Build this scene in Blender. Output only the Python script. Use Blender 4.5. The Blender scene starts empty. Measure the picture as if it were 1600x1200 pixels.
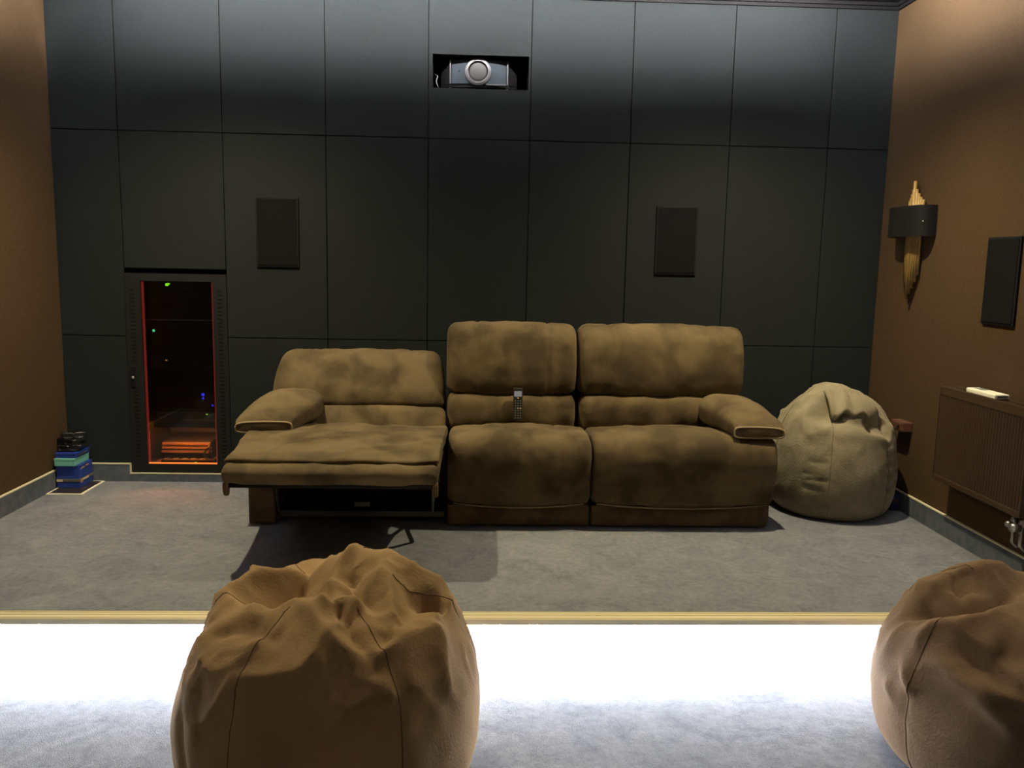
import bpy, bmesh, math, random
from mathutils import Vector, Matrix, noise
random.seed(7)
S = bpy.context.scene
COL = S.collection
PI = math.pi

# ------------------------------------------------------------------ camera
F, YAW, PITCH, ROLL = 1315.16, .0431, .1418, -.0196
CAM = Vector((.3015, -5.1398, 1.3697))
fw = Vector((math.sin(YAW)*math.cos(PITCH), math.cos(YAW)*math.cos(PITCH), -math.sin(PITCH)))
r0 = Vector((math.cos(YAW), -math.sin(YAW), 0)); u0 = r0.cross(fw)
rt = math.cos(ROLL)*r0 - math.sin(ROLL)*u0
up = math.sin(ROLL)*r0 + math.cos(ROLL)*u0
cd = bpy.data.cameras.new('camera'); cam = bpy.data.objects.new('camera', cd); COL.objects.link(cam)
cd.sensor_width = 36; cd.lens = F*36/1600; cd.clip_start = .02
M = Matrix((rt, up, -fw)).transposed().to_4x4(); M.translation = CAM
cam.matrix_world = M
S.camera = cam

# ------------------------------------------------------------------ world, exposure
w = bpy.data.worlds.new('world'); S.world = w; w.use_nodes = True
w.node_tree.nodes['Background'].inputs[0].default_value = (0, 0, 0, 1)
w.node_tree.nodes['Background'].inputs[1].default_value = 0
S.view_settings.view_transform = 'Standard'; S.view_settings.look = 'None'
S.view_settings.gamma = 1; S.view_settings.use_curve_mapping = False
S.view_settings.exposure = 0.0

DOWN_POWER = 330            # two recessed ceiling downlights near the back wall
DOWN_COL = (1.0, .84, .51)
COVE_STRENGTH = 195         # LED strip round the ceiling island
COVE_COL = (1.0, .95, .93)
STEP_STRENGTH = 450        # LED strip under the platform nosing
STEP_COL = (.87, .89, 1.0)

# room
XL, XR = -2.183, 2.770
ZC = 3.05
YF = -6.6          # front wall, behind the camera
STEP_Y = -1.985
LOW = -.20         # lower floor

# ------------------------------------------------------------------ materials
def srgb(r, g, b):
    f = lambda c: ((c/255)/12.92 if c/255 <= .04045 else ((c/255+.055)/1.055)**2.4)
    return (f(r), f(g), f(b), 1)
MATS = {}
def mat(name, col, rough=.6, metal=0, col2=None, scale=8, detail=4, ramp=(.35, .65), bump=0, bscale=200,
        sheen=0, emit=None, estr=0, spec=.5, dist=.0):
    m = bpy.data.materials.new(name); m.use_nodes = True; MATS[name] = m
    nt = m.node_tree; b = nt.nodes['Principled BSDF']
    if len(col) == 3: col = (*col, 1)
    b.inputs['Base Color'].default_value = col
    b.inputs['Roughness'].default_value = rough; b.inputs['Metallic'].default_value = metal
    b.inputs['Specular IOR Level'].default_value = spec
    if sheen:
        b.inputs['Sheen Weight'].default_value = sheen; b.inputs['Sheen Roughness'].default_value = .5
        b.inputs['Sheen Tint'].default_value = (min(1, col[0]*3+.2), min(1, col[1]*3+.2), min(1, col[2]*3+.2), 1)
    tc = nt.nodes.new('ShaderNodeTexCoord')
    if col2:
        if len(col2) == 3: col2 = (*col2, 1)
        n = nt.nodes.new('ShaderNodeTexNoise'); n.inputs['Scale'].default_value = scale
        n.inputs['Detail'].default_value = detail; n.inputs['Distortion'].default_value = dist
        r = nt.nodes.new('ShaderNodeValToRGB')
        r.color_ramp.elements[0].position = ramp[0]; r.color_ramp.elements[0].color = col
        r.color_ramp.elements[1].position = ramp[1]; r.color_ramp.elements[1].color = col2
        nt.links.new(tc.outputs['Object'], n.inputs['Vector'])
        nt.links.new(n.outputs['Fac'], r.inputs['Fac']); nt.links.new(r.outputs['Color'], b.inputs['Base Color'])
    if bump:
        n2 = nt.nodes.new('ShaderNodeTexNoise'); n2.inputs['Scale'].default_value = bscale; n2.inputs['Detail'].default_value = 3
        bp = nt.nodes.new('ShaderNodeBump'); bp.inputs['Strength'].default_value = bump; bp.inputs['Distance'].default_value = .01
        nt.links.new(tc.outputs['Object'], n2.inputs['Vector'])
        nt.links.new(n2.outputs['Fac'], bp.inputs['Height']); nt.links.new(bp.outputs['Normal'], b.inputs['Normal'])
    if emit:
        b.inputs['Emission Color'].default_value = (*emit, 1); b.inputs['Emission Strength'].default_value = estr
    return m

mat('wall_cloth', (.054, .0330, .0158), .9, col2=(.066, .0405, .0198), scale=90, detail=6, bump=.25, bscale=420, spec=.1)
mat('felt', (.0132, .0160, .0166), .95, col2=(.0165, .0192, .0195), scale=60, detail=8, bump=.3, bscale=500, spec=.08)
mat('joint', (.008, .008, .008), .95, spec=.05)
mat('carpet', (.125, .142, .160), .97, col2=(.195, .212, .235), scale=9, detail=10, ramp=(.3, .7), spec=.05)
def carpet():
    m = MATS['carpet']; nt = m.node_tree; b = nt.nodes['Principled BSDF']
    tc = nt.nodes.new('ShaderNodeTexCoord')
    def nz(sc, det, dis=0):
        n = nt.nodes.new('ShaderNodeTexNoise'); n.inputs['Scale'].default_value = sc; n.inputs['Detail'].default_value = det
        n.inputs['Roughness'].default_value = .65; n.inputs['Distortion'].default_value = dis
        nt.links.new(tc.outputs['Object'], n.inputs['Vector']); return n
    a, c, f = nz(5, 8, 1.2), nz(38, 6), nz(240, 2)
    def math_(op, x, y):
        n = nt.nodes.new('ShaderNodeMath'); n.operation = op
        for i, v in enumerate((x, y)):
            if isinstance(v, float): n.inputs[i].default_value = v
            else: nt.links.new(v, n.inputs[i])
        return n.outputs[0]
    s1 = math_('ADD', math_('MULTIPLY', a.outputs['Fac'], .34), math_('MULTIPLY', c.outputs['Fac'], .30))
    s2 = math_('ADD', s1, math_('MULTIPLY', f.outputs['Fac'], .36))
    r = nt.nodes.new('ShaderNodeValToRGB')
    r.color_ramp.elements[0].position = .36; r.color_ramp.elements[0].color = (.085, .100, .118, 1)
    r.color_ramp.elements[1].position = .64; r.color_ramp.elements[1].color = (.235, .245, .262, 1)
    nt.links.new(s2, r.inputs['Fac']); nt.links.new(r.outputs['Color'], b.inputs['Base Color'])
    bp = nt.nodes.new('ShaderNodeBump'); bp.inputs['Strength'].default_value = .55; bp.inputs['Distance'].default_value = .006
    nt.links.new(math_('ADD', f.outputs['Fac'], c.outputs['Fac']), bp.inputs['Height']); nt.links.new(bp.outputs['Normal'], b.inputs['Normal'])
carpet()
mat('skirting', (.085, .10, .125), .95, col2=(.115, .13, .155), scale=22, detail=6, bump=.5, bscale=300, spec=.05)
mat('cream_edge', (.62, .58, .42), .6)
mat('brass', (.60, .54, .34), .5, metal=.1)
mat('brass_dark', (.27, .175, .055), .42, metal=.2, col2=(.36, .24, .085), scale=30)
mat('riser', (.78, .78, .80), .8)
mat('dark_paint', (.0055, .0053, .0055), .7, spec=.12)
mat('ceiling_paint', (.78, .78, .80), .9, spec=.1)
mat('suede', (.052, .037, .0180), .85, col2=(.112, .081, .041), scale=5.5, detail=6, ramp=(.37, .60), bump=.22, bscale=160, sheen=.15, spec=.12, dist=.35)
mat('suede_dark', (.060, .041, .021), .88, col2=(.098, .067, .034), scale=9, ramp=(.38, .6), bump=.2, bscale=160, sheen=.12, spec=.1)
mat('bag_brown', (.28, .185, .092), .88, col2=(.35, .232, .117), scale=6, detail=6, ramp=(.35, .65), bump=.22, bscale=120, sheen=.25, spec=.1)
mat('bag_dark', (.120, .079, .044), .88, col2=(.165, .108, .060), scale=6, detail=6, ramp=(.35, .65), bump=.22, bscale=120, sheen=.3, spec=.1)
mat('bag_grey', (.165, .143, .093), .9, col2=(.235, .205, .138), scale=9, detail=6, ramp=(.35, .65), bump=.3, bscale=110, sheen=.3, spec=.1, dist=.6)
mat('seam', (.11, .066, .03), .9)
mat('seam_grey', (.09, .075, .05), .9)
mat('piping', (.24, .175, .095), .8, sheen=.2)
mat('black_matte', (.004, .004, .0043), .75, spec=.2)
mat('black_gloss', (.008, .008, .008), .28)
mat('grille', (.0065, .007, .007), .9, bump=.8, bscale=900, spec=.1)
mat('rack_metal', (.009, .0095, .0095), .55, spec=.25)
mat('steel', (.42, .42, .42), .35, metal=.9)
mat('dark_steel', (.045, .047, .05), .45, metal=.5)
mat('silver_ring', (.16, .16, .165), .35, metal=.5)
mat('face_blue', (.020, .031, .040), .5, spec=.3)
mat('lens_cover', (.060, .060, .058), .6, spec=.2)
mat('vent_dark', (.010, .0095, .0092), .6, spec=.2)
mat('radiator', (.042, .023, .011), .5, spec=.35)
mat('white_plastic', (.80, .78, .66), .5)
mat('grey_plastic', (.12, .12, .12), .5)
mat('remote_body', (.016, .018, .017), .35, col2=(.03, .032, .03), scale=60)
mat('remote_screen', (.25, .28, .36), .2, emit=(.45, .48, .62), estr=.10)
mat('button', (.12, .125, .11), .5)
mat('button_light', (.55, .42, .30), .5)
mat('blue_card', (.012, .036, .23), .45, col2=(.015, .042, .26), scale=20)
mat('blue_card_dark', (.007, .018, .10), .5)
mat('teal_card', (.16, .46, .40), .5)
mat('grey_card', (.11, .10, .085), .6)
mat('cream_card', (.58, .47, .30), .6)
mat('ochre_print', (.40, .25, .10), .6)
mat('paper', (.78, .74, .60), .7)
mat('picture', (.012, .010, .016), .5, col2=(.10, .055, .05), scale=26, detail=8, ramp=(.55, .85))
mat('brown_plastic', (.085, .036, .020), .5)
mat('red_led', (.05, .004, .004), .5, emit=(1, .085, .06), estr=.22)
mat('amber_led', (.2, .06, .01), .5, emit=(1, .17, .025), estr=1.6)
mat('amber_fill', (.2, .06, .01), .5, emit=(1, .24, .04), estr=560)  # emission of the added strip that boosts the amber glow
mat('green_led', (0, .1, 0), .5, emit=(.30, 1, .02), estr=1.5)
mat('mint_led', (0, .1, 0), .5, emit=(.1, 1, .35), estr=1.2)
mat('blue_led', (0, 0, .1), .5, emit=(.03, .03, 1), estr=1.4)
mat('orange_led', (.1, .05, 0), .5, emit=(1, .45, .12), estr=.8)
mat('amp_metal', (.075, .052, .032), .5)
mat('cove_led', (.5, .5, .5), .5, emit=COVE_COL, estr=COVE_STRENGTH)
mat('step_led', (.5, .5, .5), .5, emit=STEP_COL, estr=STEP_STRENGTH)
mat('lamp_face', (.8, .8, .8), .5, emit=DOWN_COL, estr=6)
# tinted glass door: a clear pane with a faint reflection
g = bpy.data.materials.new('smoked_glass'); g.use_nodes = True; MATS['smoked_glass'] = g
nt = g.node_tree; nt.nodes.remove(nt.nodes['Principled BSDF'])
tr = nt.nodes.new('ShaderNodeBsdfTransparent'); tr.inputs[0].default_value = (.74, .74, .75, 1)
gl = nt.nodes.new('ShaderNodeBsdfGlossy'); gl.inputs['Roughness'].default_value = .02; gl.inputs[0].default_value = (.9, .9, .9, 1)
fr = nt.nodes.new('ShaderNodeFresnel'); fr.inputs[0].default_value = 1.45
mx = nt.nodes.new('ShaderNodeMixShader')
nt.links.new(fr.outputs[0], mx.inputs[0]); nt.links.new(tr.outputs[0], mx.inputs[1]); nt.links.new(gl.outputs[0], mx.inputs[2])
nt.links.new(mx.outputs[0], nt.nodes['Material Output'].inputs[0])

# ------------------------------------------------------------------ helpers
def tag(o, label=None, cat=None, group=None, kind=None):
    if label: o['label'] = label
    if cat: o['category'] = cat
    if group: o['group'] = group
    if kind: o['kind'] = kind
    return o
def thing(name, loc, label, cat, group=None):
    o = bpy.data.objects.new(name, None); COL.objects.link(o)
    o.location = loc; o.empty_display_size = .1
    return tag(o, label, cat, group)
def origin(o):
    v = Vector((0, 0, 0))
    while o: v += Vector(o.location); o = o.parent
    return v
def mesh_obj(name, bm, m, parent=None, smooth=False, loc=None):
    """bm holds world coordinates; the object's origin sits at its root's base."""
    base = origin(parent) if parent else Vector(loc or (0, 0, 0))
    bmesh.ops.translate(bm, verts=bm.verts, vec=-base)
    bmesh.ops.recalc_face_normals(bm, faces=bm.faces)
    me = bpy.data.meshes.new(name); bm.to_mesh(me); bm.free()
    if smooth:
        for p in me.polygons: p.use_smooth = True
    ms = m if isinstance(m, (list, tuple)) else [m]
    for k in ms: me.materials.append(MATS[k])
    o = bpy.data.objects.new(name, me); COL.objects.link(o)
    if parent: o.parent = parent
    else: o.location = base
    return o
def add_box(bm, x0, x1, y0, y1, z0, z1, bev=0, seg=2):
    b2 = bmesh.new() if bev else bm
    v = [b2.verts.new((x, y, z)) for x in (x0, x1) for y in (y0, y1) for z in (z0, z1)]
    for f in ((0, 1, 3, 2), (4, 6, 7, 5), (0, 4, 5, 1), (2, 3, 7, 6), (0, 2, 6, 4), (1, 5, 7, 3)):
        b2.faces.new([v[i] for i in f])
    if bev:
        bmesh.ops.recalc_face_normals(b2, faces=b2.faces)
        bmesh.ops.bevel(b2, geom=b2.edges[:], offset=bev, segments=seg, profile=.5, affect='EDGES')
        merge(bm, b2)
def merge(bm, b2, mtx=None):
    if mtx is not None: bmesh.ops.transform(b2, matrix=mtx, verts=b2.verts)
    vm = {v: bm.verts.new(v.co) for v in b2.verts}
    for f in b2.faces:
        try: bm.faces.new([vm[v] for v in f.verts])
        except ValueError: pass
    b2.free()
def box(name, x0, x1, y0, y1, z0, z1, m, parent=None, bev=0, seg=2, loc=None):
    bm = bmesh.new(); add_box(bm, min(x0, x1), max(x0, x1), min(y0, y1), max(y0, y1), z0, z1, bev, seg)
    return mesh_obj(name, bm, m, parent, smooth=False, loc=loc)
def boxes(name, lst, m, parent=None, bev=0):
    bm = bmesh.new()
    for b in lst: add_box(bm, *b, bev=bev)
    return mesh_obj(name, bm, m, parent)
def add_tube(bm, pts, r, n=8, closed=False):
    pts = [Vector(p) for p in pts]; rings = []
    N = len(pts)
    for i, p in enumerate(pts):
        a = pts[(i-1) % N] if (closed or i) else p
        b = pts[(i+1) % N] if (closed or i < N-1) else p
        t = (b-a).normalized()
        s = Vector((0, 0, 1)) if abs(t.z) < .9 else Vector((1, 0, 0))
        u = t.cross(s).normalized(); v = t.cross(u).normalized()
        rr = r[i] if isinstance(r, (list, tuple)) else r
        rings.append([bm.verts.new(p + rr*(math.cos(2*PI*k/n)*u + math.sin(2*PI*k/n)*v)) for k in range(n)])
    for i in range(N if closed else N-1):
        A, B = rings[i], rings[(i+1) % N]
        for k in range(n): bm.faces.new((A[k], A[(k+1) % n], B[(k+1) % n], B[k]))
    if not closed:
        bm.faces.new(rings[0][::-1]); bm.faces.new(rings[-1])
def tube(name, pts, r, m, parent=None, n=8, closed=False, loc=None):
    bm = bmesh.new(); add_tube(bm, pts, r, n, closed)
    return mesh_obj(name, bm, m, parent, smooth=True, loc=loc)
def add_lathe(bm, prof, c, axis='Z', n=32):
    """prof: (radius, height) pairs; revolved round the axis through c."""
    c = Vector(c); rings = []
    ax = {'X': (Vector((0, 1, 0)), Vector((0, 0, 1)), Vector((1, 0, 0))), 'Y': (Vector((1, 0, 0)), Vector((0, 0, 1)), Vector((0, 1, 0))),
          'Z': (Vector((1, 0, 0)), Vector((0, 1, 0)), Vector((0, 0, 1)))}[axis]
    for r, h in prof:
        rings.append([bm.verts.new(c + ax[2]*h + max(r, 1e-5)*(math.cos(2*PI*k/n)*ax[0] + math.sin(2*PI*k/n)*ax[1])) for k in range(n)])
    for A, B in zip(rings, rings[1:]):
        for k in range(n): bm.faces.new((A[k], A[(k+1) % n], B[(k+1) % n], B[k]))
    if prof[0][0] > 0: bm.faces.new(rings[0][::-1])
    if prof[-1][0] > 0: bm.faces.new(rings[-1])
def lathe(name, prof, c, axis, m, parent=None, n=32):
    bm = bmesh.new(); add_lathe(bm, prof, c, axis, n)
    return mesh_obj(name, bm, m, parent, smooth=True)
def catmull(ctrl, n, closed=True):
    out = []; K = len(ctrl)
    segs = K if closed else K-1
    for i in range(segs):
        g = lambda j: Vector(ctrl[j % K] if closed else ctrl[max(0, min(K-1, j))])
        p0, p1, p2, p3 = g(i-1), g(i), g(i+1), g(i+2)
        for k in range(n):
            t = k/n
            out.append(.5*((2*p1) + (p2-p0)*t + (2*p0-5*p1+4*p2-p3)*t*t + (3*p1-p0-3*p2+p3)*t**3))
    if not closed: out.append(Vector(ctrl[-1]))
    return out
def loft(name, ctrl, a0, a1, m, parent, axis='X', rend=.04, n=56, per=5, puff=0, grooves=(), warp=None, nz=.004, seed=0):
    """closed profile swept along an axis; ends rounded by offsetting inward, middle puffed out, stitched grooves pressed in.
    ctrl: (y,z) for axis X, (x,z) for axis Y"""
    prof = catmull([Vector((p[0], p[1])) for p in ctrl], per)
    K = len(prof); nor = []
    area = sum(prof[i].x*prof[(i+1) % K].y - prof[(i+1) % K].x*prof[i].y for i in range(K))
    sg = 1 if area > 0 else -1
    for i in range(K):
        t = (prof[(i+1) % K]-prof[i-1]).normalized(); nor.append(Vector((t.y, -t.x))*sg)
    cen = sum(prof, Vector((0, 0)))/K
    L = a1-a0; st = []
    ne = 7
    for k in range(ne): st.append(a0 + rend*(1-math.cos(k/ne*PI/2)))
    for k in range(n+1): st.append(a0+rend + (L-2*rend)*k/n)
    for k in range(1, ne+1): st.append(a1 - rend*(1-math.sin((1-k/ne)*PI/2+0)) if False else a1 - rend*(1-math.cos((ne-k)/ne*PI/2)))
    bm = bmesh.new(); rings = []
    for a in st:
        t = min(a-a0, a1-a)
        ins = 0 if t >= rend else rend - math.sqrt(max(0, rend*rend-(rend-t)**2))
        u = (2*(a-a0)/L-1)
        off = puff*(1-u*u) - ins; pk = .006*math.exp(-max(0, t-rend*.3)/.035) if n > 20 else 0
        for gx, gd, gw in grooves: off -= gd*math.exp(-((a-gx)/gw)**2)
        ring = []
        for p, q in zip(prof, nor):
            pp = p + q*off
            c = Vector((a, pp.x, pp.y)) if axis == 'X' else Vector((pp.x, a, pp.y))
            if pk: pp = p + q*(off + pk*noise.noise(Vector((p.x*34, p.y*34, seed+(0 if u < 0 else 9))))); c = Vector((a, pp.x, pp.y)) if axis == 'X' else Vector((pp.x, a, pp.y))
            d = noise.noise(c*9+Vector((seed, 0, 0)))*nz + noise.noise(c*24+Vector((0, seed, 0)))*nz*.4
            qq = Vector((0, q.x, q.y)) if axis == 'X' else Vector((q.x, 0, q.y))
            c = c + qq*d
            if warp: c = warp(c)
            ring.append(bm.verts.new(c))
        rings.append(ring)
    for A, B in zip(rings, rings[1:]):
        for k in range(K): bm.faces.new((A[k], A[(k+1) % K], B[(k+1) % K], B[k]))
    for ring, aa in ((rings[0], a0), (rings[-1], a1)):
        c = sum((v.co for v in ring), Vector())/K
        cv = bm.verts.new(c)
        for k in range(K): bm.faces.new((ring[k], ring[(k+1) % K], cv))
    return mesh_obj(name, bm, m, parent, smooth=True)

# ================================================================== SETTING
def st(o): return tag(o, kind='structure')
# floors
st(box('floor', XL-.2, XR+.2, YF-.2, STEP_Y+.3, LOW-.15, LOW, 'carpet'))
st(box('floor_platform', XL-.2, XR+.2, STEP_Y+.002, .8, -.15, 0, 'carpet'))
st(box('wall_step_riser', XL, XR, STEP_Y, STEP_Y+.02, LOW, -.004, 'riser'))
# brass nosing: ridged profile run along the platform edge
prof = [(-1.968, 0), (-1.968, .005), (-1.976, .006), (-1.979, .003), (-1.984, .003), (-1.987, .006), (-1.998, .006), (-2.001, .003),
        (-2.006, .003), (-2.009, .006), (-2.026, .005), (-2.034, -.001), (-2.034, -.022), (-2.029, -.022), (-2.029, -.004), (-1.99, -.004), (-1.99, 0)]
bm = bmesh.new()
ra = [bm.verts.new((XL, y, z)) for y, z in prof]; rb = [bm.verts.new((XR, y, z)) for y, z in prof]
for i in range(len(prof)):
    j = (i+1) % len(prof); bm.faces.new((ra[i], ra[j], rb[j], rb[i]))
bm.faces.new(ra); bm.faces.new(rb[::-1])
st(mesh_obj('trim_1', bm, 'brass'))
# side and front walls
st(box('wall_left', XL-.15, XL, YF, .05, LOW, ZC, 'wall_cloth'))
st(box('wall_right', XR, XR+.15, YF, .05, LOW, ZC, 'wall_cloth'))
st(box('wall_front', XL-.15, XR+.15, YF-.15, YF, LOW, ZC, 'wall_cloth'))
st(box('ceiling', XL-.15, XR+.15, YF-.15, .8, ZC, ZC+.1, 'ceiling_paint'))

# back wall: dark backing with the rack niche and the projector niche, clad in felt panels
NX0, NX1, NZ0, NZ1 = -1.803, -1.197, .050, 1.294       # rack niche
PX0, PX1, PZ0, PZ1 = .023, .587, 2.382, 2.572          # projector niche
D0, D1 = .018, .06
ww = [(XL-.15, NX0, D0, D1, 0, ZC), (NX0, NX1, D0, D1, 0, NZ0), (NX0, NX1, D0, D1, NZ1, ZC), (NX1, PX0, D0, D1, 0, ZC),
      (PX0, PX1, D0, D1, 0, PZ0), (PX0, PX1, D0, D1, PZ1, ZC), (PX1, XR+.15, D0, D1, 0, ZC),
      # niche linings
      (NX0-.02, NX0, D1, .66, NZ0-.02, NZ1+.02), (NX1, NX1+.02, D1, .66, NZ0-.02, NZ1+.02), (NX0, NX1, D1, .66, NZ0-.02, NZ0),
      (NX0, NX1, D1, .66, NZ1, NZ1+.02), (NX0-.02, NX1+.02, .66, .68, NZ0-.02, NZ1+.02),
      (PX0-.02, PX0, D1, .56, PZ0-.02, PZ1+.02), (PX1, PX1+.02, D1, .56, PZ0-.02, PZ1+.02), (PX0, PX1, D1, .56, PZ0-.02, PZ0),
      (PX0, PX1, D1, .56, PZ1, PZ1+.02), (PX0-.02, PX1+.02, .56, .58, PZ0-.02, PZ1+.02)]
wall_back = st(boxes('wall_back', ww, 'joint'))
cols = [XL] + [round(-1.8+.6*i, 3) for i in range(8)] + [XR]
rows = [0.0, .894, 2.094, ZC-.004]
G = .0022
for i in range(len(cols)-1):
    for j in range(3):
        x0, x1 = cols[i]+(G if i else 0), cols[i+1]-(G if i < len(cols)-2 else 0)
        z0, z1 = rows[j]+(G if j else 0), rows[j+1]-G
        if i == 1 and j == 0:
            bm = bmesh.new(); add_box(bm, x0, x1, 0, .018, 0, NZ0-.001)
        elif i == 1 and j == 1:
            bm = bmesh.new(); add_box(bm, x0, x1, 0, .018, NZ1+.008, z1, bev=.0025)
        elif i == 4 and j == 2:     # panel with the projector window
            bm = bmesh.new()
            xs = [x0, PX0, PX1, x1]; zs = [z0, PZ0, PZ1, z1]
            vg = {}
            def V(a, b, c):
                k = (a, b, c)
                if k not in vg: vg[k] = bm.verts.new((xs[a], (0, .018)[c], zs[b]))
                return vg[k]
            for a in range(3):
                for b in range(3):
                    if a == 1 and b == 1: continue
                    for c in (0, 1): bm.faces.new((V(a, b, c), V(a+1, b, c), V(a+1, b+1, c), V(a, b+1, c)))
            for a in range(3):
                bm.faces.new((V(a, 0, 0), V(a+1, 0, 0), V(a+1, 0, 1), V(a, 0, 1))); bm.faces.new((V(a, 3, 0), V(a+1, 3, 0), V(a+1, 3, 1), V(a, 3, 1)))
                bm.faces.new((V(0, a, 0), V(0, a+1, 0), V(0, a+1, 1), V(0, a, 1))); bm.faces.new((V(3, a, 0), V(3, a+1, 0), V(3, a+1, 1), V(3, a, 1)))
            for k in range(1):
                bm.faces.new((V(1, 1, 0), V(2, 1, 0), V(2, 1, 1), V(1, 1, 1))); bm.faces.new((V(1, 2, 0), V(2, 2, 0), V(2, 2, 1), V(1, 2, 1)))
                bm.faces.new((V(1, 1, 0), V(1, 2, 0), V(1, 2, 1), V(1, 1, 1))); bm.faces.new((V(2, 1, 0), V(2, 2, 0), V(2, 2, 1), V(2, 1, 1)))
        else:
            bm = bmesh.new(); add_box(bm, x0, x1, 0, .018, z0, z1, bev=.0025, seg=2)
        mesh_obj('felt_panel', bm, 'felt', wall_back)

# skirting, with its pale top edge; it steps down under the rack
HB = .114
def skirting(name, segs, caps):
    o = st(boxes(name, segs, 'skirting'))
    boxes('top_edge', caps, 'cream_edge', o)
T = .012
skirting('baseboard_back', [(XL, NX0-.004, -T, 0, 0, HB-.007), (NX0-.004, NX1+.004, -T, 0, 0, .048), (NX1+.004, XR, -T, 0, 0, HB-.007)],
         [(XL, NX0-.004, -T-.002, 0, HB-.007, HB), (NX0-.010, NX0-.003, -T-.002, 0, .048, HB), (NX0-.004, NX1+.004, -T-.002, 0, .048, .055),
          (NX1+.003, NX1+.010, -T-.002, 0, .048, HB), (NX1+.004, XR, -T-.002, 0, HB-.007, HB)])
skirting('baseboard_left', [(XL, XL+T, STEP_Y, -T, 0, HB-.007)], [(XL, XL+T+.002, STEP_Y, -T, HB-.007, HB)])
skirting('baseboard_right', [(XR-T, XR, STEP_Y, -T, 0, HB-.007)], [(XR-T-.002, XR, STEP_Y, -T, HB-.007, HB)])
skirting('baseboard_left.001', [(XL, XL+T, YF, STEP_Y-.06, LOW, LOW+HB-.007)], [(XL, XL+T+.002, YF, STEP_Y-.06, LOW+HB-.007, LOW+HB)])
skirting('baseboard_right.001', [(XR-T, XR, YF, STEP_Y-.06, LOW, LOW+HB-.007)], [(XR-T-.002, XR, YF, STEP_Y-.06, LOW+HB-.007, LOW+HB)])

# cornice round the room: stepped moulding
cp = [(0, 2.895), (.012, 2.895), (.014, 2.912), (.024, 2.914), (.026, 2.932), (.040, 2.936), (.058, 2.955), (.066, 2.985), (.080, 2.99), (.084, ZC), (0, ZC)]
def cornice(name, rings):
    bm = bmesh.new(); R = [[bm.verts.new(p) for p in r] for r in rings]
    n = len(cp)
    for A, B in zip(R, R[1:]):
        for k in range(n): bm.faces.new((A[k], A[(k+1) % n], B[(k+1) % n], B[k]))
    bm.faces.new(R[0]); bm.faces.new(R[-1][::-1])
    return st(mesh_obj(name, bm, 'dark_paint'))
cornice('trim_2', [[(XL+d, -d, z) for d, z in cp], [(XR-d, -d, z) for d, z in cp]])
cornice('trim_3', [[(XR-d, -d, z) for d, z in cp], [(XR-d, YF+d, z) for d, z in cp]])
cornice('trim_4', [[(XL+d, -d, z) for d, z in cp], [(XL+d, YF+d, z) for d, z in cp]])

# lowered ceiling island with a light trough along its rim
ID = .35
ix0, ix1, iy0, iy1 = XL+ID, XR-ID, YF+ID, -ID
SB = .05
isl = [(ix0, ix1, iy0, iy1, 2.842, 2.851),
       (ix0, ix0+.008, iy0, iy1, 2.851, 2.86), (ix1-.008, ix1, iy0, iy1, 2.851, 2.86), (ix0, ix1, iy1-.008, iy1, 2.851, 2.86), (ix0, ix1, iy0, iy0+.008, 2.851, 2.86),
       (ix0+SB+.01, ix1-SB-.01, iy0+SB+.01, iy1-SB-.01, 2.851, ZC)]
st(boxes('ceiling_island', isl, 'ceiling_paint'))
lz0, lz1 = 2.91, 2.942
for (a, b, c, d), lb in (((ix0+SB, ix1-SB, iy1-SB-.009, iy1-SB), 'white cove light strip above ceiling rim along the panelled wall'),
                         ((ix0+SB, ix1-SB, iy0+SB, iy0+SB+.009), 'white cove light strip above ceiling rim facing away from the sofa wall'),
                         ((ix0+SB, ix0+SB+.009, iy0+SB+.009, iy1-SB-.009), 'white cove light strip above ceiling rim on the rack side'),
                         ((ix1-SB-.009, ix1-SB, iy0+SB+.009, iy1-SB-.009), 'white cove light strip above ceiling rim on the radiator side')):
    o = box('cove_light_strip', a, b, c, d, lz0, lz1, 'cove_led', loc=((a+b)/2, (c+d)/2, lz0))
    tag(o, lb, 'light strip', 'cove light strips')
# the two downlights
for x, lb in ((-1.10, 'round recessed ceiling downlight above the equipment rack side'), (1.72, 'round recessed ceiling downlight above the grey bean bag side')):
    y = -1.02
    t = thing('ceiling_downlight', (x, y, 2.842), lb, 'downlight', 'ceiling downlights')
    lathe('trim_ring', [(.042, 0), (.055, -.002), (.058, -.005), (.055, -.006), (.042, -.005)], (x, y, 2.842), 'Z', 'steel', t)
    lathe('lamp_face', [(.0, -.001), (.041, -.001)], (x, y, 2.842), 'Z', 'lamp_face', t)
    ld = bpy.data.lights.new('downlight', 'SPOT'); ld.shadow_soft_size = .03; ld.spot_size = math.radians(128); ld.spot_blend = 1; ld.energy = DOWN_POWER; ld.color = DOWN_COL
    lo = bpy.data.objects.new('downlight_lamp', ld); COL.objects.link(lo); lo.parent = t; lo.location = (0, 0, -.035)
# strip under the nosing
o = tube('led_strip', [(XL+.004, -2.010, -.030), (XR-.004, -2.010, -.030)], .006, 'step_led', n=8, loc=(.29, -2.010, -.030))
tag(o, 'white light strip fixed under the brass platform nosing', 'light strip')

# ================================================================== RECLINER SOFA
sofa = thing('recliner_sofa', (.5, -.5, 0), 'brown suede three-seat recliner sofa with one footrest raised', 'sofa')
SX = [.155, .908, 1.882]
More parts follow.
